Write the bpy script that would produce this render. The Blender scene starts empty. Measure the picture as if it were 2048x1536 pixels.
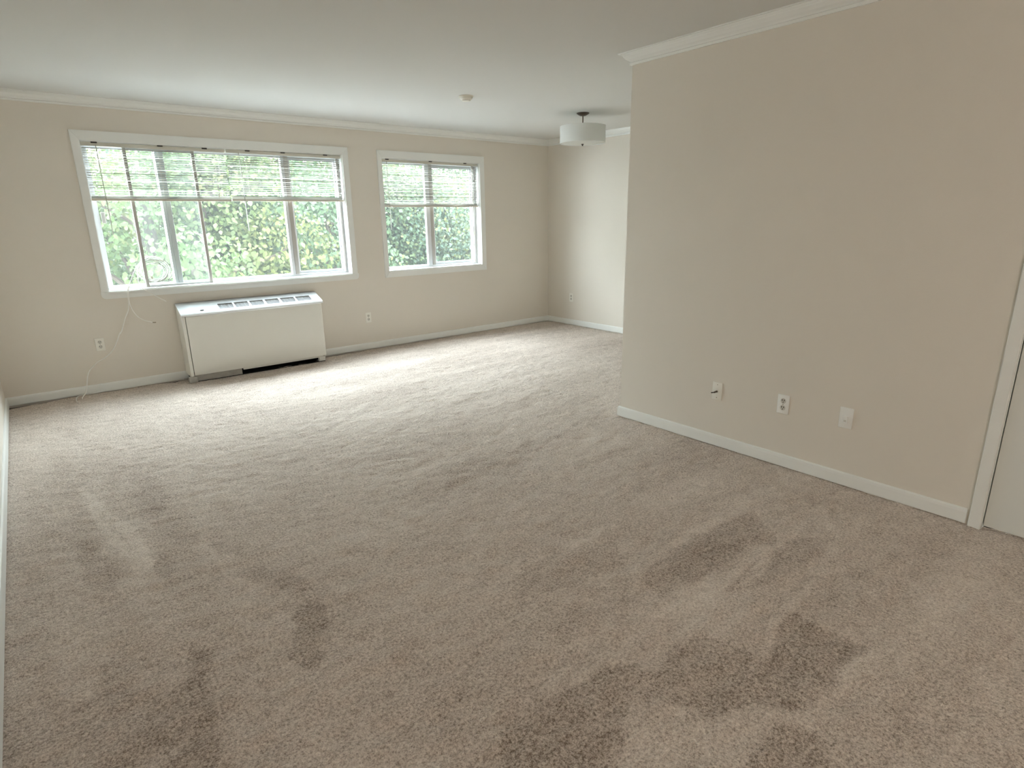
import bpy, bmesh, math, random
import numpy as np
from mathutils import Vector, Matrix
random.seed(7); rng = np.random.default_rng(7)
PI = math.pi
SC = bpy.context.scene
COL = SC.collection

# ---------------------------------------------------------------- camera
D, XR, XL, XP, YP, H = 6.238, 5.778, -0.309, 3.261, 2.726, 2.44     # room planes (m)
YB = -2.4                                                            # wall behind the camera
cam = bpy.data.cameras.new('camera'); cam.sensor_width = 36; cam.lens = 1173.476 * 36 / 2048
cam.clip_start = 0.02; cam.clip_end = 300
co = bpy.data.objects.new('camera', cam); COL.objects.link(co)
r_, u_, f_ = Vector((.77237453, -.63498183, -.01535161)), Vector((.18351664, .19995562, .96246527)), Vector((.60807831, .74620093, -.27097036))
co.matrix_world = Matrix(((r_.x, u_.x, -f_.x, 0), (r_.y, u_.y, -f_.y, 0), (r_.z, u_.z, -f_.z, 1.4346), (0, 0, 0, 1)))
SC.camera = co

# ---------------------------------------------------------------- sky, sun, lights, exposure
world = bpy.data.worlds.new('overcast_sky'); SC.world = world; world.use_nodes = True
nt = world.node_tree; nt.nodes.clear()
geo = nt.nodes.new('ShaderNodeTexCoord'); sep = nt.nodes.new('ShaderNodeSeparateXYZ')
nt.links.new(geo.outputs['Generated'], sep.inputs[0])
rmp = nt.nodes.new('ShaderNodeValToRGB'); nt.links.new(sep.outputs['Z'], rmp.inputs[0])
rmp.color_ramp.elements[0].position = 0.0; rmp.color_ramp.elements[0].color = (.60, .665, .70, 1)
rmp.color_ramp.elements[1].position = 1.0; rmp.color_ramp.elements[1].color = (.88, .97, 1.05, 1)
bg = nt.nodes.new('ShaderNodeBackground'); bg.inputs['Strength'].default_value = SKY = 46.0
nt.links.new(rmp.outputs[0], bg.inputs['Color'])
out = nt.nodes.new('ShaderNodeOutputWorld'); nt.links.new(bg.outputs[0], out.inputs[0])

def light(name, kind, loc, rot, energy, color=(1, 1, 1), **kw):
    l = bpy.data.lights.new(name, kind); l.energy = energy; l.color = color
    for k, v in kw.items(): setattr(l, k, v)
    o = bpy.data.objects.new(name, l); o.location = loc; o.rotation_euler = rot; COL.objects.link(o); return o
# hazy sun high behind the building, lighting the trees only
light('sun', 'SUN', (0, -5, 12), (math.radians(38), 0, math.radians(-25)), 10.0, (1, .96, .88), angle=math.radians(8))
# added point light behind the camera, lifts the near part of the room
light('fill_light', 'POINT', (0.1, -2.0, 1.7), (0, 0, 0), 50, (1, .975, .94), shadow_soft_size=.18)
for nm, x0, x1 in (('portal_wide', .55, 2.81), ('portal_narrow', 3.27, 4.61)):
    p = light(nm, 'AREA', ((x0 + x1) / 2, D + .165, 1.49), (math.radians(-90), 0, 0), 1, shape='RECTANGLE', size=x1 - x0 + .02, size_y=1.27)
    p.data.cycles.is_portal = True
SC.view_settings.view_transform = 'Standard'; SC.view_settings.look = 'None'
SC.view_settings.exposure = 0.0; SC.view_settings.gamma = 1.0; SC.view_settings.use_curve_mapping = False
SC.cycles.max_bounces = 14; SC.cycles.diffuse_bounces = 10; SC.cycles.transparent_max_bounces = 16
SC.cycles.transmission_bounces = 8; SC.cycles.sample_clamp_indirect = 12; SC.cycles.caustics_reflective = False
SC.cycles.caustics_refractive = False; SC.cycles.use_denoising = True

# ---------------------------------------------------------------- materials
def mat(name, col, rough=.6, spec=.3, metal=0, noise=0, nscale=30, bump=0, bscale=300, trans=0):
    m = bpy.data.materials.new(name); m.use_nodes = True; n = m.node_tree; b = n.nodes['Principled BSDF']
    b.inputs['Base Color'].default_value = (*col, 1); b.inputs['Roughness'].default_value = rough
    b.inputs['Specular IOR Level'].default_value = spec; b.inputs['Metallic'].default_value = metal
    tc = n.nodes.new('ShaderNodeTexCoord')
    if noise:
        t = n.nodes.new('ShaderNodeTexNoise'); t.inputs['Scale'].default_value = nscale; t.inputs['Detail'].default_value = 4
        n.links.new(tc.outputs['Object'], t.inputs['Vector'])
        mx = n.nodes.new('ShaderNodeMix'); mx.data_type = 'RGBA'
        mx.inputs['A'].default_value = (*[c * (1 - noise) for c in col], 1); mx.inputs['B'].default_value = (*[min(1, c * (1 + noise)) for c in col], 1)
        n.links.new(t.outputs['Fac'], mx.inputs['Factor']); n.links.new(mx.outputs['Result'], b.inputs['Base Color'])
    if bump:
        t = n.nodes.new('ShaderNodeTexNoise'); t.inputs['Scale'].default_value = bscale; t.inputs['Detail'].default_value = 3
        n.links.new(tc.outputs['Object'], t.inputs['Vector'])
        bp = n.nodes.new('ShaderNodeBump'); bp.inputs['Strength'].default_value = bump; bp.inputs['Distance'].default_value = .002
        n.links.new(t.outputs['Fac'], bp.inputs['Height']); n.links.new(bp.outputs[0], b.inputs['Normal'])
    if trans:
        tr = n.nodes.new('ShaderNodeBsdfTranslucent'); tr.inputs['Color'].default_value = (*col, 1)
        ms = n.nodes.new('ShaderNodeMixShader'); ms.inputs[0].default_value = trans
        o = n.nodes['Material Output']; n.links.new(b.outputs[0], ms.inputs[1]); n.links.new(tr.outputs[0], ms.inputs[2]); n.links.new(ms.outputs[0], o.inputs[0])
    return m
WALL = (.725, .680, .615)
M = dict(
    wall=mat('beige_wall_paint', WALL, .75, .25, noise=.015, nscale=3, bump=.25, bscale=260),
    ceiling=mat('white_ceiling_paint', (.68, .678, .662), .9, .1, bump=.15, bscale=200),
    trim=mat('white_gloss_trim_paint', (.80, .81, .79), .35, .5, bump=.05, bscale=40),
    frame=mat('white_aluminium', (.74, .76, .78), .4, .5),
    greyframe=mat('grey_aluminium', (.48, .46, .43), .45, .5),
    slat=mat('cream_blind_slat', (.90, .87, .80), .5, .4, trans=.55),
    rail=mat('beige_blind_rail', (.60, .54, .46), .5, .4),
    headrail=mat('cream_headrail', (.60, .58, .51), .5, .4),
    cord=mat('blind_cord', (.75, .73, .68), .7, .2),
    wand=mat('clear_wand', (.42, .40, .36), .25, .5),
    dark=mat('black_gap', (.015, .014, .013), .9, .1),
    bracket=mat('dark_bracket', (.06, .055, .05), .6, .3),
    unit=mat('cream_enamel_steel', (.76, .75, .70), .4, .45, noise=.01, nscale=4),
    unittop=mat('white_enamel_top', (.82, .84, .85), .28, .6),
    grille=mat('grey_grille_mesh', (.66, .68, .70), .4, .4),
    galv=mat('dusty_galvanised_steel', (.40, .39, .36), .7, .3, noise=.25, nscale=25),
    plate=mat('ivory_cover_plate', (.82, .80, .74), .35, .5),
    whiteplate=mat('white_cover_plate', (.84, .84, .82), .35, .5),
    socket=mat('darker_socket_face', (.62, .60, .55), .4, .4),  # socket faces a darker tone than the cover plate
    slot=mat('dark_slot', (.02, .018, .016), .8, .1),
    brass=mat('dull_connector_metal', (.35, .31, .24), .35, .5, metal=.8),
    bronze=mat('dark_bronze', (.10, .075, .06), .4, .5, metal=.6),
    shade=mat('white_fabric_shade', (.86, .87, .86), .8, .2, bump=.2, bscale=500, trans=.35),
    diffuser=mat('frosted_diffuser', (.80, .80, .76), .5, .4, trans=.3),
    cable=mat('white_cable_jacket', (.88, .87, .84), .45, .4),
    door=mat('white_door_paint', (.72, .73, .70), .45, .4, bump=.05, bscale=60),
    plastic=mat('cream_plastic', (.74, .71, .63), .5, .4),
    bark=mat('brown_grey_bark', (.040, .032, .025), .9, .1, noise=.3, nscale=12, bump=.6, bscale=30),
    paving=mat('pale_concrete', (.26, .26, .26), .95, .1, noise=.1, nscale=1),
    outwall=mat('brick_outside', (.35, .2, .15), .9, .1),
    subfloor=mat('dark_subfloor', (.06, .048, .04), .9, .1, noise=.4, nscale=15),
)
# glass: transparent pane with a weak mirror reflection and a faint haze put in as veiling glare
def glass():
    m = bpy.data.materials.new('window_glass'); m.use_nodes = True; n = m.node_tree; n.nodes.clear()
    o = n.nodes.new('ShaderNodeOutputMaterial'); t = n.nodes.new('ShaderNodeBsdfTransparent'); t.inputs[0].default_value = (.96, .98, .97, 1)
    g = n.nodes.new('ShaderNodeBsdfGlossy'); g.inputs['Roughness'].default_value = .02
    d = n.nodes.new('ShaderNodeBsdfTranslucent'); d.inputs[0].default_value = (.9, .95, .95, 1)
    lw = n.nodes.new('ShaderNodeLayerWeight'); lw.inputs[0].default_value = .5
    pw = n.nodes.new('ShaderNodeMath'); pw.operation = 'POWER'; pw.inputs[1].default_value = 5; n.links.new(lw.outputs['Facing'], pw.inputs[0])
    fr = n.nodes.new('ShaderNodeMath'); fr.operation = 'MULTIPLY_ADD'; fr.inputs[1].default_value = .9; fr.inputs[2].default_value = .03; n.links.new(pw.outputs[0], fr.inputs[0])
    a = n.nodes.new('ShaderNodeMixShader'); b = n.nodes.new('ShaderNodeMixShader'); b.inputs[0].default_value = .0085
    n.links.new(fr.outputs[0], a.inputs[0]); n.links.new(t.outputs[0], a.inputs[1]); n.links.new(g.outputs[0], a.inputs[2])
    n.links.new(a.outputs[0], b.inputs[1]); n.links.new(d.outputs[0], b.inputs[2]); n.links.new(b.outputs[0], o.inputs[0])
    return m
M['glass'] = glass()
def leafmat(name, col):
    m = mat(name, col, .55, .25, trans=.45)
    n = m.node_tree; g = n.nodes.new('ShaderNodeObjectInfo')
    at = n.nodes.new('ShaderNodeAttribute'); at.attribute_name = 'tint'
    hs = n.nodes.new('ShaderNodeMix'); hs.data_type = 'RGBA'
    hs.inputs['A'].default_value = (*col, 1); hs.inputs['B'].default_value = (.072, .078, .022, 1)
    n.links.new(at.outputs['Fac'], hs.inputs['Factor'])
    n.links.new(hs.outputs['Result'], n.nodes['Principled BSDF'].inputs['Base Color'])
    for nd in n.nodes:
        if nd.type == 'BSDF_TRANSLUCENT': n.links.new(hs.outputs['Result'], nd.inputs['Color'])
    return m
M['leaf1'] = leafmat('green_leaf', (.031, .054, .025)); M['leaf2'] = leafmat('blue_green_leaf', (.032, .053, .036)); M['leaf3'] = leafmat('yellow_green_leaf', (.042, .067, .022))

# carpet: albedo follows the nap laid over by the vacuum cleaner (attribute 'nap'), fine pile relief
def carpet():
    m = bpy.data.materials.new('beige_cut_pile_carpet'); m.use_nodes = True; n = m.node_tree; b = n.nodes['Principled BSDF']
    b.inputs['Roughness'].default_value = .95; b.inputs['Specular IOR Level'].default_value = .08
    b.inputs['Sheen Weight'].default_value = .15; b.inputs['Sheen Roughness'].default_value = .5
    L = n.links; tc = n.nodes.new('ShaderNodeTexCoord'); at = n.nodes.new('ShaderNodeAttribute'); at.attribute_name = 'nap'
    def noise(scale, det=3, mapping=None, rot=0):
        t = n.nodes.new('ShaderNodeTexNoise'); t.inputs['Scale'].default_value = scale; t.inputs['Detail'].default_value = det
        src = tc.outputs['Object']
        if mapping:
            mp = n.nodes.new('ShaderNodeMapping'); mp.inputs['Scale'].default_value = mapping; mp.inputs['Rotation'].default_value = (0, 0, rot)
            L.new(src, mp.inputs[0]); src = mp.outputs[0]
        L.new(src, t.inputs['Vector']); return t.outputs['Fac']
    def mth(op, a, c):
        x = n.nodes.new('ShaderNodeMath'); x.operation = op
        for i, v in enumerate((a, c)):
            if isinstance(v, (int, float)): x.inputs[i].default_value = v
            else: L.new(v, x.inputs[i])
        return x.outputs[0]
    big = noise(1.3, 3); mid = noise(9, 4, (1, 2.2, 1), .5); fine = noise(105, 3); tuft = noise(240, 2)
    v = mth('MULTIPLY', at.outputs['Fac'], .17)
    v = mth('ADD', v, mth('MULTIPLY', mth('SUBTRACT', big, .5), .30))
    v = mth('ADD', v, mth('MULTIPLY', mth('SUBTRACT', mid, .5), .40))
    v = mth('ADD', v, mth('MULTIPLY', mth('SUBTRACT', fine, .5), 1.25))  # fine and tuft noise put the shade of pile crevices into the colour
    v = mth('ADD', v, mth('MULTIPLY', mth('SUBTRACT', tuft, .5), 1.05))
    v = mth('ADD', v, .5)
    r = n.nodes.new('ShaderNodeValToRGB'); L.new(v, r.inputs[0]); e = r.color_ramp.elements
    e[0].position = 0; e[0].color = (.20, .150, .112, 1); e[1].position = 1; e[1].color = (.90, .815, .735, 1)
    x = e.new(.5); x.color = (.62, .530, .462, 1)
    L.new(r.outputs[0], b.inputs['Base Color'])
    h = mth('ADD', mth('MULTIPLY', fine, .7), mth('MULTIPLY', tuft, .5)); h = mth('ADD', h, mth('MULTIPLY', noise(45, 3, (1, 1.8, 1), .4), .7))
    bp = n.nodes.new('ShaderNodeBump'); bp.inputs['Strength'].default_value = 1.0; bp.inputs['Distance'].default_value = .010
    L.new(h, bp.inputs['Height']); L.new(bp.outputs[0], b.inputs['Normal'])
    return m
M['carpet'] = carpet()

# ---------------------------------------------------------------- helpers
def tag(o, label=None, cat=None, group=None, kind=None):
    for k, v in (('label', label), ('category', cat), ('group', group), ('kind', kind)):
        if v: o[k] = v
    return o
def link(name, me, m, parent=None, loc=None):
    if m is not None and not me.materials: me.materials.append(M[m] if isinstance(m, str) else m)
    o = bpy.data.objects.new(name, me); COL.objects.link(o)
    if parent: o.parent = parent
    if loc: o.location = loc
    return o
def empty(name, loc=(0, 0, 0), rz=0):
    o = bpy.data.objects.new(name, None); COL.objects.link(o); o.location = loc; o.rotation_euler = (0, 0, rz); o.empty_display_size = .05
    return o
def boxbm(bm, x0, x1, y0, y1, z0, z1, bev=0, seg=1):
    r = bmesh.ops.create_cube(bm, size=1); vs = r['verts']
    for v in vs: v.co = Vector(((x0 + x1) / 2 + v.co.x * (x1 - x0), (y0 + y1) / 2 + v.co.y * (y1 - y0), (z0 + z1) / 2 + v.co.z * (z1 - z0)))
    if bev:
        es = list({e for v in vs for e in v.link_edges})
        bmesh.ops.bevel(bm, geom=es, offset=bev, segments=seg, profile=.5, affect='EDGES')
def bmobj(name, bm, m, parent=None, loc=None, smooth=False):
    me = bpy.data.meshes.new(name); bmesh.ops.recalc_face_normals(bm, faces=bm.faces); bm.to_mesh(me); bm.free()
    if smooth:
        me.shade_smooth(); me.set_sharp_from_angle(angle=math.radians(35))
    return link(name, me, m, parent, loc)
def box(name, x0, x1, y0, y1, z0, z1, m, parent=None, bev=0, seg=1, loc=None):
    bm = bmesh.new(); boxbm(bm, x0, x1, y0, y1, z0, z1, bev, seg); return bmobj(name, bm, m, parent, loc, smooth=bev > 0)
def lathe(name, prof, m, parent=None, seg=32, loc=None, axis='Z'):
    bm = bmesh.new(); rings = []
    for r, z in prof:
        rings.append([bm.verts.new((r * math.cos(2 * PI * k / seg), r * math.sin(2 * PI * k / seg), z)) if r > 1e-6 else None for k in range(seg)] if r > 1e-6 else [bm.verts.new((0, 0, z))] * seg)
    for a, b in zip(rings, rings[1:]):
        for k in range(seg):
            q = [a[k], a[(k + 1) % seg], b[(k + 1) % seg], b[k]]; u = []
            [u.append(v) for v in q if v not in u]
            if len(u) > 2: bm.faces.new(u)
    if axis == 'Y': bmesh.ops.rotate(bm, verts=bm.verts, matrix=Matrix.Rotation(PI / 2, 3, 'X'))   # +z -> -y
    return bmobj(name, bm, m, parent, loc, smooth=True)
def catmull(pts, n=8):
    P = [Vector(p) for p in pts]; P = [P[0] * 2 - P[1]] + P + [P[-1] * 2 - P[-2]]; o = []
    for i in range(1, len(P) - 2):
        for k in range(n):
            t = k / n; a, b, c, d = P[i - 1:i + 3]
            o.append(.5 * ((2 * b) + (c - a) * t + (2 * a - 5 * b + 4 * c - d) * t * t + (3 * b - a - 3 * c + d) * t ** 3))
    o.append(P[-2]); return o
def tubebm(bm, pts, r, seg=8, taper=None):
    pts = [Vector(p) for p in pts]; rings = []; N = len(pts); nrm = None
    for i, p in enumerate(pts):
        t = (pts[min(i + 1, N - 1)] - pts[max(i - 1, 0)]).normalized()
        if nrm is None: nrm = t.orthogonal().normalized()
        nrm = (nrm - t * nrm.dot(t)); nrm = nrm.normalized() if nrm.length > 1e-6 else t.orthogonal().normalized()
        bi = t.cross(nrm); rr = r if taper is None else r * (1 + (taper - 1) * i / (N - 1))
        rings.append([bm.verts.new(p + (nrm * math.cos(2 * PI * k / seg) + bi * math.sin(2 * PI * k / seg)) * rr) for k in range(seg)])
    for a, b in zip(rings, rings[1:]):
        for k in range(seg): bm.faces.new((a[k], a[(k + 1) % seg], b[(k + 1) % seg], b[k]))
    bm.faces.new(rings[0][::-1]); bm.faces.new(rings[-1])
def tube(name, pts, r, m, parent=None, seg=8, taper=None):
    bm = bmesh.new(); tubebm(bm, pts, r, seg, taper); return bmobj(name, bm, m, parent, smooth=True)
# moulding run: profile (out, z) swept from p0 to p1 along a wall whose inward normal is n; m0/m1 mitre shifts
def run(name, p0, p1, n, prof, m0, m1, m, parent=None, kind=None):
    p0, p1, n = Vector((*p0, 0)), Vector((*p1, 0)), Vector((*n, 0)); d = (p1 - p0).normalized(); bm = bmesh.new()
    A = [bm.verts.new(p0 + n * o - d * (m0 * o) + Vector((0, 0, z))) for o, z in prof]
    B = [bm.verts.new(p1 + n * o + d * (m1 * o) + Vector((0, 0, z))) for o, z in prof]
    for i in range(len(prof)):
        j = (i + 1) % len(prof); bm.faces.new((A[i], A[j], B[j], B[i]))
    bm.faces.new(A); bm.faces.new(B[::-1])
    o = bmobj(name, bm, m, parent)
    if kind: o['kind'] = kind
    return o

# ================================================================ SETTING
T = .16
def wallpanel(name, boxes, m='wall'):
    bm = bmesh.new()
    for b in boxes: boxbm(bm, *b)
    o = bmobj(name, bm, m); o['kind'] = 'structure'; return o
W1 = (.545, 2.812, .875, 2.112)      # opening of wide window
W2 = (3.272, 4.606, .872, 2.105)     # opening of narrow window
# wall with two openings, built as one grid so that no seams show
def holewall():
    xs = [XL - T, W1[0], W1[1], W2[0], W2[1], XR + T]; bm = bmesh.new()
    boxbm(bm, xs[0], xs[1], D, D + T, -.3, H + .1); boxbm(bm, xs[2], xs[3], D, D + T, -.3, H + .1); boxbm(bm, xs[4], xs[5], D, D + T, -.3, H + .1)
    for w in (W1, W2):
        boxbm(bm, w[0], w[1], D, D + T, -.3, w[2]); boxbm(bm, w[0], w[1], D, D + T, w[3], H + .1)
    o = bmobj('wall_window_side', bm, 'wall'); o['kind'] = 'structure'
holewall()
wallpanel('wall_left', [(XL - T, XL, YB - T, D, -.3, H + .1)])
wallpanel('wall_alcove', [(XR, XR + T, YP - .3, D, -.3, H + .1)])
wallpanel('wall_back', [(XL, XP, YB - T, YB, -.3, H + .1)])
DO = (-.29, .522)                     # door opening along y in the partition wall
DH = 2.04
wallpanel('wall_partition', [(XP, XP + T, DO[1] + .012, YP, -.3, H + .1), (XP, XP + T, DO[0] - .012, DO[1] + .012, DH + .012, H + .1),
                             (XP, XP + T, YB - T, DO[0] - .012, -.3, H + .1), (XP + T, XR, YP - T, YP, -.3, H + .1)])
c = wallpanel('ceiling', [(XL - T, XR + T, YB - T, D + T, H, H + .12)], 'ceiling')
wallpanel('closet_wall', [(XP + .7, XP + .74, YB, YP - T, -.3, H + .1)]).name = 'wall_closet'
o = box('subfloor', XL - T, XR + T, YB - T, D + T, -.3, -.016, 'subfloor'); o['kind'] = 'structure'; o.name = 'floor_base'

# ---- carpet as a real undulating sheet with the vacuum marks in its nap
# (strength, outline on the floor in metres): light and dark lay of the pile
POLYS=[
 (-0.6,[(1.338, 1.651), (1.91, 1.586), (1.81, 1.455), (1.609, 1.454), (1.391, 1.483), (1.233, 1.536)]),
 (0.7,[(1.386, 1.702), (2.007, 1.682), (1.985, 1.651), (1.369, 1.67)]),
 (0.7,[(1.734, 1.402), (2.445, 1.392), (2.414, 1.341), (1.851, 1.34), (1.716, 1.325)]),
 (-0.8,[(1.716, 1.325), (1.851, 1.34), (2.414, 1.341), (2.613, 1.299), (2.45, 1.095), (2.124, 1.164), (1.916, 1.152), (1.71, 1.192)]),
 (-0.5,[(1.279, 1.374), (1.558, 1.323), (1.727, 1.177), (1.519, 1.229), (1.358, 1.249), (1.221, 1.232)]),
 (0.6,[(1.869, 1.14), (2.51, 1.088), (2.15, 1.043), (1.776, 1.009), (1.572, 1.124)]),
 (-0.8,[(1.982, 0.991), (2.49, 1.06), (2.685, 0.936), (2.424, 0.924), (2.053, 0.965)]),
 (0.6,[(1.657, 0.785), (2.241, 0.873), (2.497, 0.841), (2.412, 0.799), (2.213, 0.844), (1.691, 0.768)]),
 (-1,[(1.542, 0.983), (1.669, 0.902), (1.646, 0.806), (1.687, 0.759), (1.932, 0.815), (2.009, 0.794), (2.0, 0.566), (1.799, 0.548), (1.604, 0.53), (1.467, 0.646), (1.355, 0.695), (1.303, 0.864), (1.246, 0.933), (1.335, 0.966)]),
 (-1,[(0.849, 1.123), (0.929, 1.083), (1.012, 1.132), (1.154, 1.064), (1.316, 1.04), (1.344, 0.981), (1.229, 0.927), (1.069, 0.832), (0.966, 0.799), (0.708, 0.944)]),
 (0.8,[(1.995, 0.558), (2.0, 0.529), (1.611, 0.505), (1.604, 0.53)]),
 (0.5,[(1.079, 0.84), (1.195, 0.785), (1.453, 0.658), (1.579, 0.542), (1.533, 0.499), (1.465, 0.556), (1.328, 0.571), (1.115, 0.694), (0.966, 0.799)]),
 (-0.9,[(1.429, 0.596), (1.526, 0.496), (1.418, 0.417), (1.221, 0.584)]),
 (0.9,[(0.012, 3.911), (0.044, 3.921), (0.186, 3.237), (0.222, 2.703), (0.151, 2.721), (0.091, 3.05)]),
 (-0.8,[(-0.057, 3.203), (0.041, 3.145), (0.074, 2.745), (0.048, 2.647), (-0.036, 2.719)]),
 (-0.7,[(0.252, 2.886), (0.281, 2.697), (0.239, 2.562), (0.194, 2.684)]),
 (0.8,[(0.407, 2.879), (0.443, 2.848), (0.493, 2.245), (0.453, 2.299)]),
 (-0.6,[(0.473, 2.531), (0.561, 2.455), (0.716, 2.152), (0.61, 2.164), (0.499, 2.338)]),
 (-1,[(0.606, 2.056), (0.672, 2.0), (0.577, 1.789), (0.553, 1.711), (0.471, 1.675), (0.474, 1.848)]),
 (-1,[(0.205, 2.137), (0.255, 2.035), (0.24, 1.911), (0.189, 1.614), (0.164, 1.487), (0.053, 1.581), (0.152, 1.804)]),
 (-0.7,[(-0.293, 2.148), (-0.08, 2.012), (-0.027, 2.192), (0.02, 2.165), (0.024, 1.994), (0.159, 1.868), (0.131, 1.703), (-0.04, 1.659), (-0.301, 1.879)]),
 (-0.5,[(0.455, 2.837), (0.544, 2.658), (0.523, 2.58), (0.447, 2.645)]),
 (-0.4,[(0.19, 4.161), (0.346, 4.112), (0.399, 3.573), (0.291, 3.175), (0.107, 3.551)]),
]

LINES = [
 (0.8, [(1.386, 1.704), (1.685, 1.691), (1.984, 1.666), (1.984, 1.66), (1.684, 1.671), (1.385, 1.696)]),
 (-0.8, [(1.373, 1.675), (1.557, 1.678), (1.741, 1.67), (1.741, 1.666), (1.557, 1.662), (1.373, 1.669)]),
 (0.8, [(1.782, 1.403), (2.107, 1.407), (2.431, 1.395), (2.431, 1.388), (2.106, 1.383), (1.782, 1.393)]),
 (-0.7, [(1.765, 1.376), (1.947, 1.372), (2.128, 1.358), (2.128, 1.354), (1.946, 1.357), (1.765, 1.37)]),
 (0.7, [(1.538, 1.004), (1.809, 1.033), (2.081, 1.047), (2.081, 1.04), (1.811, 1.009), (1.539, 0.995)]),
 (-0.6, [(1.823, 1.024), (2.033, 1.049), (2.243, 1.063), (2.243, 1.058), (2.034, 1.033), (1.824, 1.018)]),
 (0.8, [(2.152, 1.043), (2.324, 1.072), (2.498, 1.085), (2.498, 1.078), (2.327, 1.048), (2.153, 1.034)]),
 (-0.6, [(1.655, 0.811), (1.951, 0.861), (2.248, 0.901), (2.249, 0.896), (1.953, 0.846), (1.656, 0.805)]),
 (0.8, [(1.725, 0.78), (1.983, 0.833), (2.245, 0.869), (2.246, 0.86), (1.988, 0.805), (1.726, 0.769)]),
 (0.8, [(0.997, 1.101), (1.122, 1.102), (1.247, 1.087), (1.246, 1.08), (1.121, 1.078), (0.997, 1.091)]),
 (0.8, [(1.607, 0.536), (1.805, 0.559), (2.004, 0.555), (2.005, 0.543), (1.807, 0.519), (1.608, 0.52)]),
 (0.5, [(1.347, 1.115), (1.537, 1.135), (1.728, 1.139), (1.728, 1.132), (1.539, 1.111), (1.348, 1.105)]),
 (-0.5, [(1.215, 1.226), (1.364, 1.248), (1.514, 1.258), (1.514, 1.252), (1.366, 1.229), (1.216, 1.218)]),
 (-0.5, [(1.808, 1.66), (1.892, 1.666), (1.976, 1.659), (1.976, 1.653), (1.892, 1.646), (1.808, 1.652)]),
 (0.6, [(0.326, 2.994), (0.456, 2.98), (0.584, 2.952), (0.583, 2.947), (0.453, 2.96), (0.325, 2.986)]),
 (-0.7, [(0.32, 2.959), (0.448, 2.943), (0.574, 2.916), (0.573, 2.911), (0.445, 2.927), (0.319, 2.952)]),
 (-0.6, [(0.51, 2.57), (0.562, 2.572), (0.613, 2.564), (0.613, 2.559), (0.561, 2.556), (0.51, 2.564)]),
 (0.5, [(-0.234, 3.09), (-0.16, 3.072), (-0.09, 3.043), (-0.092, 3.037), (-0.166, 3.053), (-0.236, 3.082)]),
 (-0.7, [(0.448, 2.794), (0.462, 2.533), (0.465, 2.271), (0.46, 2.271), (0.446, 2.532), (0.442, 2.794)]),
 (-0.6, [(0.077, 3.613), (0.121, 3.233), (0.155, 2.853), (0.15, 2.853), (0.105, 3.232), (0.07, 3.612)]),
]

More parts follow.
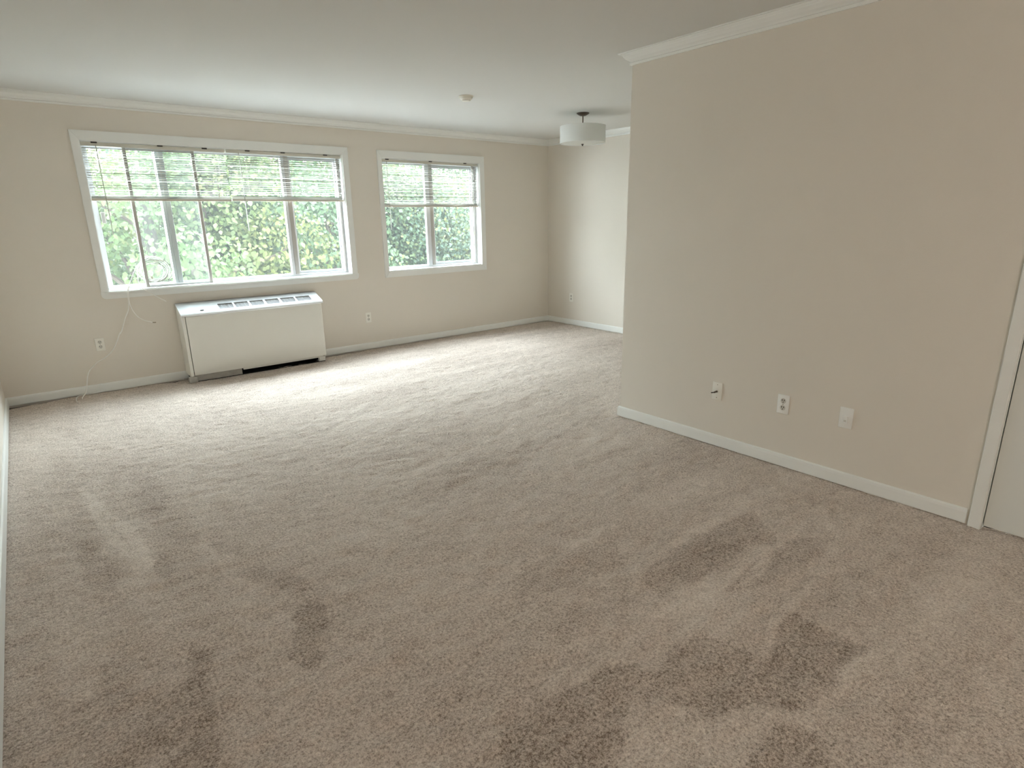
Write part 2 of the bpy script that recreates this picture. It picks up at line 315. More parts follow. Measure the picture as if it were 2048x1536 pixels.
def build_carpet():
    st = .010
    xs = np.arange(XL + .004, XR - .004 + st, st); xs[-1] = XR - .004
    ys = np.arange(YB + .01, D - .005 + st, st); ys[-1] = D - .005
    ys = ys[:]; nx, ny = len(xs), len(ys)
    X, Y = np.meshgrid(xs, ys)            # [ny,nx]
    nap = np.zeros_like(X)
    def blur(a, s):
        k = int(3 * s) + 1; w = np.exp(-.5 * (np.arange(-k, k + 1) / s) ** 2); w /= w.sum()
        a = np.apply_along_axis(lambda v: np.convolve(np.pad(v, k, 'edge'), w, 'valid'), 0, a)
        return np.apply_along_axis(lambda v: np.convolve(np.pad(v, k, 'edge'), w, 'valid'), 1, a)
    def smoothnoise(sx, sy, th=0):
        a = blur(rng.standard_normal(X.shape), 1)
        k1, k2 = sx / st, sy / st
        kx, ky = int(3 * k1) + 1, int(3 * k2) + 1
        if th == 0:
            w = np.exp(-.5 * (np.arange(-kx, kx + 1) / k1) ** 2); a = np.apply_along_axis(lambda v: np.convolve(np.pad(v, kx, 'wrap'), w, 'valid'), 1, a)
            w = np.exp(-.5 * (np.arange(-ky, ky + 1) / k2) ** 2); a = np.apply_along_axis(lambda v: np.convolve(np.pad(v, ky, 'wrap'), w, 'valid'), 0, a)
        return a / a.std()
    wob = smoothnoise(.03, .03) * .010, smoothnoise(.03, .03) * .010
    Xw, Yw = X + wob[0], Y + wob[1]
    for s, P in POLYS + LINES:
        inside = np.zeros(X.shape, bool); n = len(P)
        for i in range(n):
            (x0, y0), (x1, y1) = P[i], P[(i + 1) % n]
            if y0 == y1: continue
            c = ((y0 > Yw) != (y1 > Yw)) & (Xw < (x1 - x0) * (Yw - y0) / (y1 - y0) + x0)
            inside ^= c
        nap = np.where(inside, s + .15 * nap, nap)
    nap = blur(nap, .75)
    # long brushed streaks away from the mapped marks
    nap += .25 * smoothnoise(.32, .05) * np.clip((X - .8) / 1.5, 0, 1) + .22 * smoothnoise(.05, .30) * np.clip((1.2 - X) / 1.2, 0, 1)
    Z = .0017 * smoothnoise(.014, .010) + .0014 * smoothnoise(.09, .05) + .0018 * smoothnoise(.030, .018) + .0012 * nap
    Z = Z - .003
    # loose carpet edge at the window wall
    g = lambda c, s: np.exp(-((xs - c) / s) ** 2)
    edge = .010 + .012 * np.clip(smoothnoise(.16, .16)[-1], -1, 2) + .055 * g(-.15, .35) + .035 * g(.42, .16) + .04 * g(.92, .16) + .03 * g(2.75, .3) + .02 * g(3.6, .12) + .018 * g(4.3, .12)
    edge = np.clip(edge, 0, .075)
    for r in range(1, 12):
        wgt = (12 - r) / 11
        Y[-r] -= edge * wgt
    v = np.stack([X, Y, Z], -1).reshape(-1, 3)
    I, J = np.meshgrid(np.arange(ny - 1), np.arange(nx - 1), indexing='ij')
    keep = ~((X[:-1, :-1] > XP + .03) & (Y[:-1, :-1] < YP - .03))
    I, J = I[keep], J[keep]; a = I * nx + J
    f = np.stack([a, a + 1, a + nx + 1, a + nx], -1)
    used = np.unique(f); remap = -np.ones(len(v), int); remap[used] = np.arange(len(used)); f = remap[f]; v = v[used]; nv = nap.reshape(-1)[used]
    me = bpy.data.meshes.new('floor'); me.vertices.add(len(v)); me.vertices.foreach_set('co', v.astype(np.float32).ravel())
    me.loops.add(f.size); me.loops.foreach_set('vertex_index', f.astype(np.int32).ravel())
    me.polygons.add(len(f)); me.polygons.foreach_set('loop_start', np.arange(0, f.size, 4, dtype=np.int32)); me.update(calc_edges=True)
    at = me.attributes.new('nap', 'FLOAT', 'POINT'); at.data.foreach_set('value', nv.astype(np.float32))
    me.shade_smooth(); o = link('floor', me, 'carpet'); o['kind'] = 'structure'
build_carpet()

# ---- crown moulding and baseboards
CR = [(0, H), (0, H - .071), (.012, H - .071), (.015, H - .058), (.010, H - .054), (.016, H - .046), (.030, H - .038), (.044, H - .022), (.047, H - .013), (.053, H - .014), (.056, H - .006), (.068, H - .006), (.068, H)]
BS = [(0, .004), (0, .076), (.006, .076), (.012, .070), (.014, .058), (.015, .008), (.014, .004)]
def kindrun(*a): return run(*a, kind='structure')
kindrun('trim_1', (XL, D), (XR, D), (0, -1), CR, -1, -1, 'trim')
kindrun('trim_2', (XR, D), (XR, YP), (-1, 0), CR, -1, -1, 'trim')
kindrun('trim_3', (XP, YP), (XP, YB), (-1, 0), CR, 1, -1, 'trim')
kindrun('trim_4', (XR, YP), (XP, YP), (0, 1), CR, -1, 1, 'trim')
kindrun('trim_5', (XL, YB), (XL, D), (1, 0), CR, -1, -1, 'trim')
HU = (1.036, 2.338)
kindrun('baseboard_window_side', (XL, D), (XR, D), (0, -1), BS, -1, -1, 'trim')
kindrun('baseboard_alcove', (XR, D), (XR, YP), (-1, 0), BS, -1, -1, 'trim')
kindrun('baseboard_partition', (XP, YP), (XP, .585), (-1, 0), BS, 1, 0, 'trim')
kindrun('baseboard_partition_end', (XR, YP), (XP, YP), (0, 1), BS, -1, 1, 'trim')
kindrun('baseboard_left', (XL, YB), (XL, D), (1, 0), BS, -1, -1, 'trim')

# ---- door in the partition wall (flush slab, flat casing)
d1 = empty('door_1', (XP, DO[1], 0)); d1['kind'] = 'structure'
def dpart(name, x0, x1, y0, y1, z0, z1, m, bev=.002):
    o = box(name, x0 - XP, x1 - XP, y0 - DO[1], y1 - DO[1], z0, z1, m, d1, bev); return o
dpart('door_slab', XP + .000, XP + .036, DO[0] + .004, DO[1] - .003, .014, DH - .003, 'door')
dpart('casing', XP - .016, XP, DO[1] + .004, DO[1] + .053, -.01, DH + .052, 'trim', .004)
dpart('casing', XP - .016, XP, DO[0] - .053, DO[0] - .004, -.01, DH + .052, 'trim', .004)
dpart('casing', XP - .016, XP, DO[0] - .004, DO[1] + .004, DH + .004, DH + .052, 'trim', .004)
dpart('jamb', XP, XP + T, DO[1] + .001, DO[1] + .012, -.01, DH + .01, 'trim', 0)
dpart('jamb', XP, XP + T, DO[0] - .012, DO[0] - .001, -.01, DH + .01, 'trim', 0)
dpart('jamb', XP, XP + T, DO[0], DO[1], DH + .001, DH + .012, 'trim', 0)
dpart('door_stop', XP + .037, XP + .055, DO[1] - .012, DO[1] + .001, 0, DH, 'trim', 0)

# ================================================================ WINDOWS
def ring(bm, x0, x1, z0, z1, w, y0, y1, wb=None):
    wb = w if wb is None else wb
    boxbm(bm, x0, x0 + w, y0, y1, z0, z1); boxbm(bm, x1 - w, x1, y0, y1, z0, z1)
    boxbm(bm, x0 + w, x1 - w, y0, y1, z1 - w, z1); boxbm(bm, x0 + w, x1 - w, y0, y1, z0, z0 + wb)
def member(name, pts, y0, y1, m, parent, bev=.004):     # flat member from an outline in x,z
    bm = bmesh.new(); a = [bm.verts.new((x, y0, z)) for x, z in pts]; b = [bm.verts.new((x, y1, z)) for x, z in pts]
    bm.faces.new(a); bm.faces.new(b[::-1])
    for i in range(len(pts)): j = (i + 1) % len(pts); bm.faces.new((a[i], b[i], b[j], a[j]))
    if bev: bmesh.ops.bevel(bm, geom=[e for e in bm.edges if abs(e.verts[0].co.y - y0) < 1e-6 and abs(e.verts[1].co.y - y0) < 1e-6], offset=bev, segments=2, affect='EDGES')
    return bmobj(name, bm, m, parent, smooth=True)
def window(name, o, c, stiles, sill_round):
    """o opening (x0,x1,z0,z1); c casing outer; y from D-.018 to D"""
    w = empty(name, (0, 0, 0)); w['kind'] = 'structure'
    x0, x1, z0, z1 = o; X0, X1, Z0, Z1 = c; ya, yb = D - .018, D + .001
    member('casing', [(X0, Z1), (X1, Z1), (x1, z1), (x0, z1)], ya, yb, 'trim', w)
    member('casing', [(X0, Z0 if not sill_round else z0), (X0, Z1), (x0, z1), (x0, z0)], ya, yb, 'trim', w)
    member('casing', [(X1, Z1), (X1, Z0 if not sill_round else z0), (x1, z0), (x1, z1)], ya, yb, 'trim', w)
    if not sill_round:
        member('casing', [(X0, Z0), (x0, z0), (x1, z0), (X1, Z0)], ya, yb, 'trim', w)
    else:     # apron with rounded lower corners and stepped ridges
        r = .035; L, R = X0 - .004, X1 + .012; zt = z0 - .001
        pts = [(L, zt), (R, zt)] + [(R - r + r * math.cos(a), Z0 + r - r * math.sin(a)) for a in (0, .5, 1.05, PI / 2)] + [(L + r - r * math.sin(a), Z0 + r - r * math.cos(a)) for a in (0, .5, 1.05, PI / 2)]
        member('apron', pts, D - .016, yb, 'trim', w)
        member('apron_ridge', [(L + .03, zt), (R - .05, zt), (R - .05, zt - .016), (L + .03, zt - .016)], D - .028, D - .0165, 'trim', w, .003)
        member('apron_ridge', [(L + .05, zt - .022), (R - .30, zt - .022), (R - .40, zt - .034), (L + .05, zt - .034)], D - .021, D - .0165, 'trim', w, .002)
    # reveal lining
    e = .006
    for nm, b in (('reveal', (x0 - .001, x0 + e, D, D + T, z0, z1)), ('reveal', (x1 - e, x1 + .001, D, D + T, z0, z1)), ('reveal', (x0 + e, x1 - e, D, D + T, z1 - e, z1 + .001))):
        box(nm, *b, 'trim', w)
    # stool / inner ledge
    box('window_sill', x0 + e, x1 - e, D - .012, D + T, z0 - .012, z0 + .008, 'trim', w, .003, 2)
    bm = bmesh.new(); fy0, fy1 = D + .085, D + .15
    ring(bm, x0 + e, x1 - e, z0 + .008, z1 - e, .03, fy0, fy1, .022)
    boxbm(bm, x0 + e, x1 - e, fy0 - .014, fy0, z0 + .008, z0 + .014)           # track lip
    bmobj('window_frame', bm, 'frame', w)
    # stiles: (x0,x1,y0,y1,material)
    for a, b, y_0, y_1, mm in stiles: box('stile', a, b, y_0, y_1, z0 + .014, z1 - e - .028, mm, w, .002)
    return w
def sash(w, x0, x1, z0, z1, y, st=.022, m='frame', name='sash', pane=True):
    bm = bmesh.new(); ring(bm, x0, x1, z0, z1, st, y - .010, y + .010); s = bmobj(name, bm, m, w)
    if pane: box('pane', x0 + st - .003, x1 - st + .003, y - .0015, y + .0015, z0 + st - .003, z1 - st + .003, 'glass', s)
    return s
zb1, zt1 = W1[2] + .022, W1[3] - .034
w1 = window('window_1', W1, (.489, 2.880, .8125, 2.187), [(1.090, 1.118, D + .088, D + .125, 'frame'), (1.120, 1.158, D + .088, D + .14, 'frame'),
      (2.196, 2.228, D + .088, D + .125, 'frame'), (2.230, 2.272, D + .088, D + .14, 'greyframe')], True)
sl = box('sliding_sash', .871, 1.379, D + .054, D + .070, W1[2] + .0085, W1[2] + .026, 'frame', w1, .002)
box('top_rail', .871, 1.379, D + .054, D + .070, zt1 - .02, zt1, 'frame', sl)
for a, b_ in ((.843, .871), (1.379, 1.407)): box('stile', a, b_, D + .052, D + .072, W1[2] + .0085, zt1, 'greyframe', sl, .003)
box('pane', .870, 1.380, D + .061, D + .064, W1[2] + .022, zt1 - .018, 'glass', sl)
sash(w1, .583, 1.10, zb1, zt1, D + .136, .016)
sash(w1, 1.14, 2.21, zb1, zt1, D + .112, .018)
sash(w1, 2.262, 2.80, zb1, zt1, D + .130, .034)
box('latch', .610, .640, D + .118, D + .128, 1.45, 1.545, 'greyframe', w1, .003)
box('sash_rail', 2.776, 2.786, D + .07, D + .09, zb1, zt1, 'greyframe', w1)
zb2, zt2 = W2[2] + .022, W2[3] - .034
w2 = window('window_2', W2, (3.219, 4.679, .8125 - .010, 2.182), [(3.868, 3.925, D + .088, D + .125, 'frame'), (3.930, 3.972, D + .088, D + .14, 'greyframe')], False)
sash(w2, 3.30, 3.90, zb2, zt2, D + .112, .018)
sash(w2, 3.96, 4.585, zb2, zt2, D + .130, .038)
box('sash_rail', 4.545, 4.556, D + .07, D + .09, zb2, zt2, 'greyframe', w2)
box('latch', 4.560, 4.572, D + .072, D + .086, 1.24, 1.30, 'plate', w2, .002)

# ================================================================ BLINDS
def blind(x0, x1, zt, zb, wand_x, wand_z, label, brackets, cords, pull=None):
    b = empty('window_blind', ((x0 + x1) / 2, D + .032, zt)); tag(b, label, 'blind', 'raised mini blinds in the windows')
    cx, w = (x0 + x1) / 2, (x1 - x0); L = lambda x: x - cx
    bm = bmesh.new(); boxbm(bm, L(x0), L(x1), -.014, .014, -.030, 0, .003, 2); bmobj('headrail', bm, 'headrail', b, smooth=True)
    for x in brackets: box('bracket', L(x) - .022, L(x) + .022, -.019, -.0142, -.009, .005, 'bracket', b, .002)
    # slats: curved strips, tilted a little, then a packed bundle on the bottom rail
    me = bpy.data.meshes.new('slat'); bm = bmesh.new(); n = 5; rows = []
    for k in range(n):
        t = k / (n - 1) - .5
        rows.append([bm.verts.new((s * (w / 2 - .004), t * .025, .0022 * (1 - 4 * t * t))) for s in (-1, 1)])
    for a, c in zip(rows, rows[1:]): bm.faces.new((a[0], a[1], c[1], c[0]))
    bmesh.ops.solidify(bm, geom=bm.faces[:], thickness=.0004)
    bm.to_mesh(me); bm.free(); me.shade_smooth()
    hanging = int((zt - .045 - zb - .045) / .0196)
    for i in range(hanging + 1):
        s = link('slat', me, 'slat', b); s.location = (random.uniform(-.0008, .0008), 0, -.047 - i * .0196); s.rotation_euler = (math.radians(-10 + random.uniform(-1.5, 1.5)), 0, random.uniform(-.0006, .0006))
    for i in range(8):
        s = link('slat', me, 'slat', b); s.location = (random.uniform(-.001, .001), 0, zb - zt + .020 + i * .0026); s.rotation_euler = (math.radians(-4), 0, 0)
    box('bottom_rail', L(x0), L(x1), -.013, .013, zb - zt, zb - zt + .019, 'rail', b, .004, 2)
    for x in cords:
        for yy in (-.0135, .0135): tube('ladder_cord', [(L(x), yy, -.03), (L(x), yy, zb - zt + .019)], .0008, 'cord', b, 5)
    tube('tilt_wand', [(L(wand_x), -.024, -.022), (L(wand_x), -.027, -.08), (L(wand_x) + .004, -.027, wand_z - zt)], .0035, 'wand', b, 6)
    if pull:
        bm = bmesh.new()
        for dx in (-.003, .003): tubebm(bm, [(L(pull[0]) + dx, -.022, -.02), (L(pull[0]) + dx * .3, -.026, pull[1] - zt)], .0013, 5)
        tubebm(bm, [(L(pull[0]), -.026, pull[1] - zt + .004), (L(pull[0]), -.026, pull[1] - zt - .03)], .006, 8, 1.3)
        bmobj('pull_cord', bm, 'cord', b, smooth=True)
    return b
blind(.556, 1.668, 2.103, 1.636, .657, 1.353, 'mini blind over the left half of the wide window', (.649, 1.133, 1.492), (.62, 1.11, 1.60), (1.562, 1.70))
blind(1.676, 2.802, 2.104, 1.640, 1.785, 1.359, 'mini blind over the right half of the wide window', (1.869, 2.205, 2.641), (1.85, 2.24, 2.63))
blind(3.284, 4.594, 2.096, 1.585, 3.341, 1.333, 'mini blind raised halfway in the small right-hand window', (3.353, 3.916, 4.408), (3.42, 3.94, 4.46), (4.515, .94))

# ================================================================ CONVECTOR UNIT
x0, x1 = HU; u = empty('heating_unit', ((x0 + x1) / 2, D, 0)); tag(u, 'white metal heating and cooling cabinet below the wide window', 'heater')
cx = (x0 + x1) / 2; L0, L1 = x0 - cx, x1 - cx; F = -.228
box('back_panel', L0 + .02, L1 - .02, -.022, -.016, .055, .69, 'galv', u)
box('front_panel', L0 + .028, L1 + .004, F - .004, F + .012, .062, .618, 'unit', u, .006, 3)
# top: curved sheet with six grille openings
gx = [(1.372, 1.502), (1.520, 1.645), (1.664, 1.790), (1.812, 1.940), (1.962, 2.098), (2.118, 2.262)]
def topz(y):      # y relative to wall, negative to the room
    t = -y
    if t < .035: return .722
    if t < .075: return .722 - .012 * ((t - .035) / .04) ** 1.5
    return .710 - (t - .075) * (.710 - .640) / (.245 - .075)
def topsheet():
    xsx = sorted({L0 - .008, L1 + .02, *[a - cx for g in gx for a in g]}); ysy = [-.005, -.035, -.055, -.075, -.112, -.200, -.235, -.243]
    bm = bmesh.new(); V = [[bm.verts.new((x, y, topz(y) if y > -.24 else .634)) for y in ysy] for x in xsx]
    for i in range(len(xsx) - 1):
        for j in range(len(ysy) - 1):
            hole = j == 4 and any(abs(xsx[i] - (a - cx)) < 1e-6 for a, b in gx)
            if not hole: bm.faces.new((V[i][j], V[i + 1][j], V[i + 1][j + 1], V[i][j + 1]))
    r = bmesh.ops.solidify(bm, geom=bm.faces[:], thickness=.006)
    # front lip and side skirts
    bmobj('top_cover', bm, 'unittop', u)
    box('top_lip', L0 - .008, L1 + .02, F - .016, F - .006, .620, .638, 'unittop', u, .002)
topsheet()
def sidepanel(x0, x1, yf=F + .004):
    pr = [(-.016, .055), (-.016, topz(-.016) - .012)] + [(y, topz(y) - .014) for y in (-.035, -.055, -.075, -.15, yf)] + [(yf, .055)]
    bm = bmesh.new(); a = [bm.verts.new((x0, y, z)) for y, z in pr]; c = [bm.verts.new((x1, y, z)) for y, z in pr]
    bm.faces.new(a); bm.faces.new(c[::-1])
    for i in range(len(pr)): k = (i + 1) % len(pr); bm.faces.new((a[i], a[k], c[k], c[i]))
    bmobj('side_panel', bm, 'unit', u)
sidepanel(L0 - .004, L0 + .016); sidepanel(L1 - .014, L1 + .006, F + .013)
box('corner_strip', L0 - .004, L0 + .0235, F - .002, F + .0035, .058, .616, 'unit', u, .002)
for a, b in gx:
    bm = bmesh.new(); n = 9
    for k in range(n):
        y = -.114 - (k + .5) * .084 / n; z = topz(y) - .009; boxbm(bm, a - cx, b - cx, y - .0022, y + .0022, z - .004, z)
    for k in range(1, 4):
        x = a - cx + (b - a) * k / 4; v = [(x - .001, -.112, topz(-.112) - .014), (x + .001, -.112, topz(-.112) - .014), (x + .001, -.2, topz(-.2) - .014), (x - .001, -.2, topz(-.2) - .014)]
        q = [bm.verts.new(p) for p in v] + [bm.verts.new((p[0], p[1], p[2] + .005)) for p in v]
        for f in ((0, 1, 2, 3), (7, 6, 5, 4), (0, 4, 5, 1), (1, 5, 6, 2), (2, 6, 7, 3), (3, 7, 4, 0)): bm.faces.new([q[i] for i in f])
    bmobj('grille', bm, 'grille', u)
bm = bmesh.new(); z1_, z2_ = topz(-.112) - .03, topz(-.2) - .03
q = [bm.verts.new(p) for p in ((1.36 - cx, -.105, z1_), (2.28 - cx, -.105, z1_), (2.28 - cx, -.205, z2_), (1.36 - cx, -.205, z2_))]; bm.faces.new(q)
bmesh.ops.solidify(bm, geom=bm.faces[:], thickness=.002); bmobj('air_duct', bm, 'grille', u)
# access flap in the top, left of the grilles
bm = bmesh.new(); fl = [(1.06, -.205), (1.325, -.205), (1.325, -.085), (1.06, -.085)]
q = [bm.verts.new((x - cx, y, topz(y) + .0015)) for x, y in fl]; bm.faces.new(q); bmesh.ops.solidify(bm, geom=bm.faces[:], thickness=.0015)
fo = bmobj('access_flap', bm, 'unittop', u)
box('flap_latch', 1.217 - cx - .016, 1.217 - cx + .016, -.206, -.199, topz(-.2) + .001, topz(-.2) + .007, 'bracket', fo, .002)
# plinth
box('kick_plate', L0 + .0, 1.488 - cx, F + .022, F + .03, -.002, .06, 'galv', u)
box('base_rail', 1.50 - cx, L1 - .03, F + .01, F + .022, .044, .061, 'unit', u, .002)
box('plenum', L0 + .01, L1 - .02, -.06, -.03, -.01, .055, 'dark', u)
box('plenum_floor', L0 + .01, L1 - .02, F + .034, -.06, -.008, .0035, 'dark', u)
box('foot', L1 - .072, L1 - .004, F + .012, F + .05, -.002, .055, 'unit', u, .003)
box('foot', L0 - .024, L0 + .05, F + .0, F + .05, -.004, .054, 'galv', u, .008, 2)
tube('floor_pipe', [(L0 - .02, F + .01, .004), (L0 + .2, F - .002, .003), (1.49 - cx, F + .004, .003), (1.9 - cx, F + .002, .002), (L1 - .01, F + .005, .003)], .0035, 'dark', u, 6)

# ================================================================ WALL PLATES
def plate_root(name, loc, rz, label, cat, group=None):
    r = empty(name, loc, rz); tag(r, label, cat, group); return r
def outlet(loc, rz, label, m='plate'):     # local: faces -Y
    r = plate_root('wall_outlet', loc, rz, label, 'outlet', 'duplex wall outlets')
    box('cover_plate', -.0345, .0345, -.006, 0, -.0575, .0575, m, r, .0035, 2)
    for s in (1, -1):
        f = lathe('socket', [(0, .0065), (.0155, .0065), (.0165, .0055), (.0165, 0)], 'socket' , r, 20, (0, 0, s * .0205), 'Y')
        box('slot', -.0075, -.0045, -.0085, -.006, .000, .0085, 'slot', f); box('slot', .0045, .0075, -.0085, -.006, .000, .0085, 'slot', f)
        lathe('ground_hole', [(0, .0085), (.0026, .0085), (.0026, .006)], 'slot', f, 10, (0, 0, -.0075), 'Y')
    lathe('screw', [(0, .0075), (.0025, .007), (.003, .006)], 'brass', r, 10, (0, 0, 0), 'Y')
    return r
outlet((.405, D, .424), 0, 'ivory wall outlet low on the wall left of the heating unit')
outlet((2.968, D, .367), 0, 'ivory wall outlet between the heating unit and the alcove corner')
outlet((XR, 5.762, .377), -PI / 2, 'ivory wall outlet on the alcove wall past the far corner')
outlet((XP, 1.515, .377), -PI / 2, 'white wall outlet, middle one of three plates on the partition', 'whiteplate')
r = plate_root('coaxial_plate', (XP, 1.940, .364), -PI / 2, 'ivory cover plate with a dark coaxial connector near the partition edge', 'wall plate')
box('cover_plate', -.0345, .0345, -.006, 0, -.0575, .0575, 'plate', r, .0035, 2)
lathe('nut', [(.0075, .006), (.0075, .010), (.0055, .0105), (.0055, .012)], 'brass', r, 6, (0, 0, -.002), 'Y')
tube('connector', [(0, -.006, -.002), (0, -.034, -.002)], .0055, 'bronze', r, 12)
tube('connector_pin', [(-.001, -.030, -.004), (-.022, -.036, -.009)], .003, 'slot', r, 8)
for s in (.042, -.042): lathe('screw', [(0, .0075), (.0025, .007), (.003, .006)], 'brass', r, 10, (0, 0, s), 'Y')
r = plate_root('telephone_plate', (XP, 1.172, .381), -PI / 2, 'white cover plate with a raised jack, nearest the door', 'wall plate')
box('cover_plate', -.0345, .0345, -.006, 0, -.0575, .0575, 'whiteplate', r, .0035, 2)
j = box('jack', -.009, .012, -.017, -.0055, -.028, .010, 'whiteplate', r, .002)
box('jack_opening', -.005, .008, -.0174, -.0168, -.020, -.008, 'socket', j)
for s in (.042, -.042): lathe('screw', [(0, .0075), (.0025, .007), (.003, .006)], 'whiteplate', r, 10, (0, 0, s), 'Y')

# ================================================================ CEILING FITTINGS
s = empty('smoke_detector', (3.163, 4.436, H)); tag(s, 'round cream smoke detector on the ceiling', 'smoke detector')
lathe('mounting_base', [(0, 0), (.062, 0), (.062, -.008), (.058, -.009), (0, -.009)], 'plastic', s, 32)
lathe('housing', [(.054, -.009), (.055, -.016), (.050, -.026), (.036, -.032), (.034, -.040), (.018, -.043), (0, -.043)], 'plastic', s, 32)
c = empty('ceiling_light', (4.604, 4.460, H)); tag(c, 'white drum ceiling light on a short bronze stem in the alcove', 'ceiling light')
lathe('canopy', [(0, 0), (.062, 0), (.064, -.005), (.052, -.014), (.030, -.026), (.012, -.030), (0, -.030)], 'bronze', c, 32)
tube('stem', [(0, 0, -.028), (0, 0, -.30)], .006, 'bronze', c, 10)
sh = lathe('drum_shade', [(.226, -.122), (.228, -.122), (.228, -.282), (.226, -.282), (.226, -.122)], 'shade', c, 64)
lathe('diffuser', [(.226, -.276), (.20, -.281), (.12, -.286), (0, -.288)], 'diffuser', c, 48)
lathe('finial', [(.0, -.286), (.014, -.289), (.012, -.294), (.007, -.298), (.008, -.304), (0, -.309)], 'bronze', c, 16)
for k in range(3):
    a = k * 2 * PI / 3 + .4; tube('shade_arm', [(0, 0, -.135), (.225 * math.cos(a), .225 * math.sin(a), -.135)], .0025, 'bronze', c, 6)

# ================================================================ CABLES
cb = empty('coaxial_cable', (.93, D + .03, .9)); tag(cb, 'white cable coiled in the wide window with ends hanging over its sill', 'cable')
off = Vector((.93, D + .03, .9))
def cpts(P, n=6): return [p - off for p in catmull(P, n)]
coil = []; turns = 6
for k in range(turns * 28):
    t = k / 28; a = 2 * PI * t - 1.2
    rx = .120 - .006 * math.sin(2.1 * t) - .006 * t + (.02 if 2 < t < 3.4 else 0); rz = .118 - .007 * t + .006 * math.cos(1.7 * t)
    coil.append(Vector((.925 + .010 * math.sin(t * 1.3) + rx * math.cos(a), D + .079 - .0015 * t + .002 * math.sin(a + t), 1.035 - .010 * t * .3 + rz * math.sin(a))))
tube('coil', [p - off for p in coil], .0040, 'cable', cb, 6)
# wide slack loops right of the coil
tube('slack_loop', cpts([(.93, D + .075, 1.155), (1.03, D + .072, 1.11), (1.075, D + .07, 1.02), (1.04, D + .07, .95), (.95, D + .07, .925), (.86, D + .06, .94), (.81, D + .05, 1.02)]), .0038, 'cable', cb, 6)
tube('slack_loop', cpts([(.90, D + .072, 1.14), (.84, D + .06, 1.12), (.80, D + .045, 1.04), (.785, D + .03, .97), (.79, D - .002, .91), (.82, D - .028, .862), (.90, D - .04, .80), (.965, D - .035, .752)]), .0038, 'cable', cb, 6)
tube('hanging_tail', cpts([(.91, D + .075, 1.15), (.82, D + .05, 1.10), (.76, D + .02, 1.02), (.715, D - .005, .935), (.69, D - .026, .895), (.676, D - .034, .86), (.674, D - .034, .781), (.66, D - .03, .706), (.622, D - .025, .626), (.582, D - .02, .528), (.562, D - .02, .503), (.520, D - .02, .416), (.454, D - .02, .329), (.36, D - .015, .273), (.308, D - .012, .229), (.272, D - .02, .175), (.250, D - .035, .097), (.23, D - .07, .04), (.196, D - .14, .012), (.19, D - .165, .004)], 5), .0042, 'cable', cb, 6)
tube('tail_join', cpts([(.588, D - .022, .54), (.575, D - .022, .515), (.566, D - .022, .50)], 3), .0046, 'cable', cb, 6)
t2 = cpts([(.70, D - .02, .905), (.683, D - .038, .85), (.678, D - .04, .768), (.691, D - .042, .697), (.723, D - .045, .637), (.766, D - .045, .60), (.826, D - .045, .575)])
tube('hanging_tail', t2, .0036, 'cable', cb, 6)
tube('connector', [t2[-1], t2[-1] + Vector((.010, 0, -.002)), t2[-1] + Vector((.026, 0, -.003))], .005, 'brass', cb, 8)
box('cable_tie', .890 - .93, .906 - .93, .022, .030, .955 - .9, .983 - .9, 'rail', cb, .003)
fc = empty('floor_cable', (.4, D - .03, 0)); tag(fc, 'thin white cord lying in the gap under the window-side baseboard', 'cable')
off = Vector((.4, D - .03, 0))
tube('cord', cpts([(.150, D - .245, .004), (.148, D - .17, .006), (.160, D - .08, .006), (.19, D - .035, .006), (.26, D - .03, .005), (.35, D - .028, .006), (.48, D - .03, .005), (.62, D - .024, .005), (.75, D - .026, .004), (.9, D - .03, .006), (1.0, D - .04, .006)]), .0032, 'cable', fc, 6)

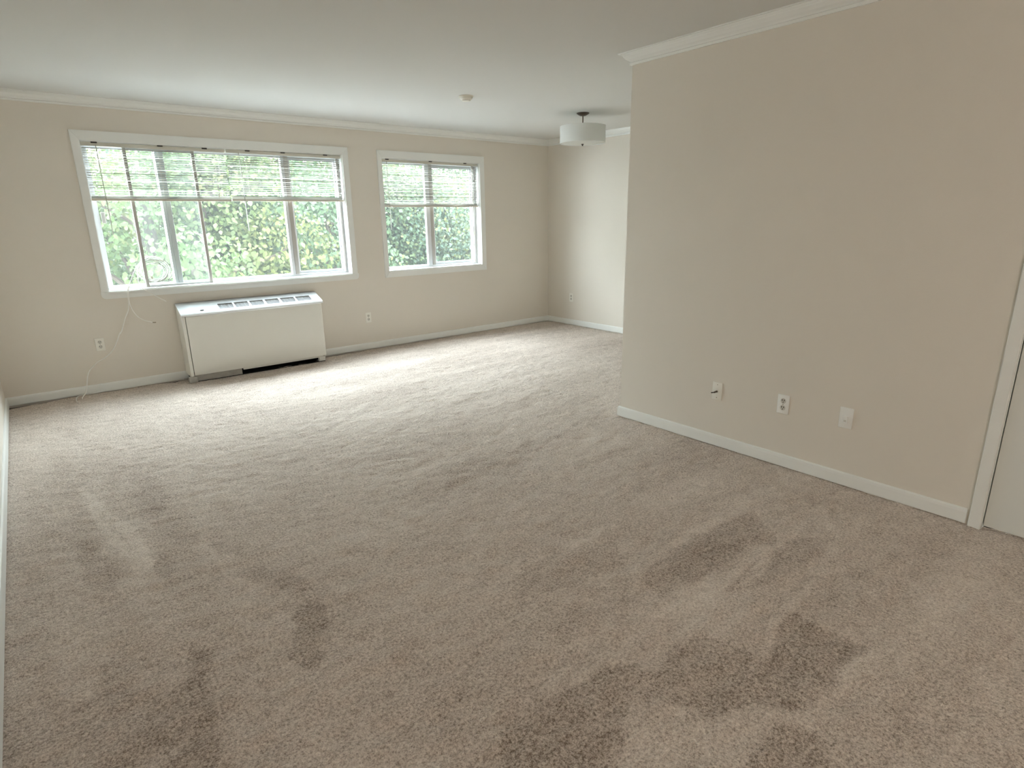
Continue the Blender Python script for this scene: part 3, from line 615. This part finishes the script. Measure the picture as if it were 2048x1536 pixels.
# ================================================================ OUTSIDE
g = box('ground', -40, 50, D + T + .0, 60, -4.4, -4.2, 'paving'); g['kind'] = 'structure'
def leaves(name, centers, n, size, m, parent, base, seed):
    """leaf blades (folded, pointed) scattered in clumps; one mesh"""
    R = np.random.default_rng(seed); C = np.array(centers, float)      # x,y,z,r
    wts = C[:, 3] ** 2; ci = R.choice(len(C), n, p=wts / wts.sum())
    d = R.standard_normal((n, 3)); d /= np.linalg.norm(d, axis=1)[:, None]
    rad = C[ci, 3] * (R.random(n) ** .30)
    P = C[ci, :3] + d * rad[:, None] * np.array([1, 1, .8]) - np.array(base)
    # hanging leaf axes
    ax = R.standard_normal((n, 3)) * .75 + np.array([0, -.25, -.75]); ax /= np.linalg.norm(ax, axis=1)[:, None]
    nr = R.standard_normal((n, 3)) * .7 + np.array([0, -.7, .8]); nr -= ax * (nr * ax).sum(1)[:, None]; nr /= np.linalg.norm(nr, axis=1)[:, None]
    sd = np.cross(ax, nr); L = size * R.uniform(.6, 1.25, n)[:, None]; Wd = L * R.uniform(.26, .42, n)[:, None]; fold = .25
    V = np.stack([P, P + ax * L * .35 + sd * Wd + nr * Wd * fold, P + ax * L * .5, P + ax * L * .35 - sd * Wd + nr * Wd * fold, P + ax * L, P + ax * L * .72 + sd * Wd * .72 + nr * Wd * fold * .7, P + ax * L * .72 - sd * Wd * .72 + nr * Wd * fold * .7], 1)
    F = np.array([[0, 1, 2], [0, 2, 3], [1, 5, 2], [5, 4, 2], [2, 4, 6], [3, 2, 6]]); f = (np.arange(n)[:, None, None] * 7 + F[None]).reshape(-1, 3)
    me = bpy.data.meshes.new(name); v = V.reshape(-1, 3); me.vertices.add(len(v)); me.vertices.foreach_set('co', v.astype(np.float32).ravel())
    me.loops.add(f.size); me.loops.foreach_set('vertex_index', f.astype(np.int32).ravel())
    me.polygons.add(len(f)); me.polygons.foreach_set('loop_start', np.arange(0, f.size, 3, dtype=np.int32)); me.update(calc_edges=True)
    ct = R.random(len(C)); tint = np.clip((ct[ci] ** 4) * .8 + (R.random(n) ** 9) * .9, 0, 1)
    at = me.attributes.new('tint', 'FLOAT', 'POINT'); at.data.foreach_set('value', np.repeat(tint, 7).astype(np.float32))
    o = link(name, me, m, parent); o['kind'] = 'stuff'; return o
def tree(x, y, top, rad, n, size, m, label, seed, group='trees outside the windows'):
    R = random.Random(seed); zg = -4.2; t = empty('tree', (x, y, zg)); tag(t, label, 'tree', group)
    zc = top - rad * .9; cl = []
    for k in range(26):
        a = R.uniform(0, 2 * PI); e = R.uniform(-.9, 1); rr = rad * R.uniform(.45, .85)
        cl.append((x + rr * math.cos(a) * math.sqrt(1 - e * e * .8), y + rr * math.sin(a) * math.sqrt(1 - e * e * .8) * .8, zc + rr * e, rad * R.uniform(.28, .48)))
    bm = bmesh.new(); tubebm(bm, catmull([(0, 0, 0), (.1, .05, (zc - zg) * .5), (-.05, 0, zc - zg + rad * .3)], 6), .17, 10, .45); bmobj('trunk', bm, 'bark', t, smooth=True)
    for cxx, cy, cz, cr in cl[:18]:
        s0 = Vector((.02, 0, (zc - zg) * R.uniform(.5, 1))); e = Vector((cxx - x, cy - y, cz - zg)) * 1.0; mid = (s0 + e) / 2 + Vector((R.uniform(-.2, .2), R.uniform(-.2, .2), .2))
        e2 = e + Vector((R.uniform(-.5, .5), R.uniform(-.6, .2), R.uniform(-.1, .4)))
        tube('branch', catmull([s0, mid, e, e2], 5), .045, 'bark', t, 6, .15)
    leaves('foliage', cl, n, size, m, t, (x, y, zg), seed); return t
tree(1.6, 10.4, 3.1, 2.3, 30000, .085, 'leaf3', 'bright yellow-green tree seen through the left of the wide window', 11)
tree(4.6, 10.9, 3.2, 2.5, 34000, .08, 'leaf1', 'leafy green tree filling the middle of the wide window', 12)
tree(7.9, 10.8, 3.1, 2.4, 38000, .07, 'leaf2', 'dense blue-green tree filling the small window', 13)
tree(.2, 14.5, 3.6, 2.8, 18000, .11, 'leaf2', 'tree standing behind the yellow-green one, left end of the row', 14)
tree(4.0, 16.0, 3.9, 3.2, 20000, .11, 'leaf3', 'taller tree behind the gap between the first two trees', 15)
tree(8.2, 16.0, 3.9, 3.2, 20000, .11, 'leaf1', 'taller tree behind the dense one at the small window', 16)
tree(12.2, 15.0, 3.9, 3.4, 20000, .11, 'leaf1', 'rearmost tree at the right edge of the small window', 17)
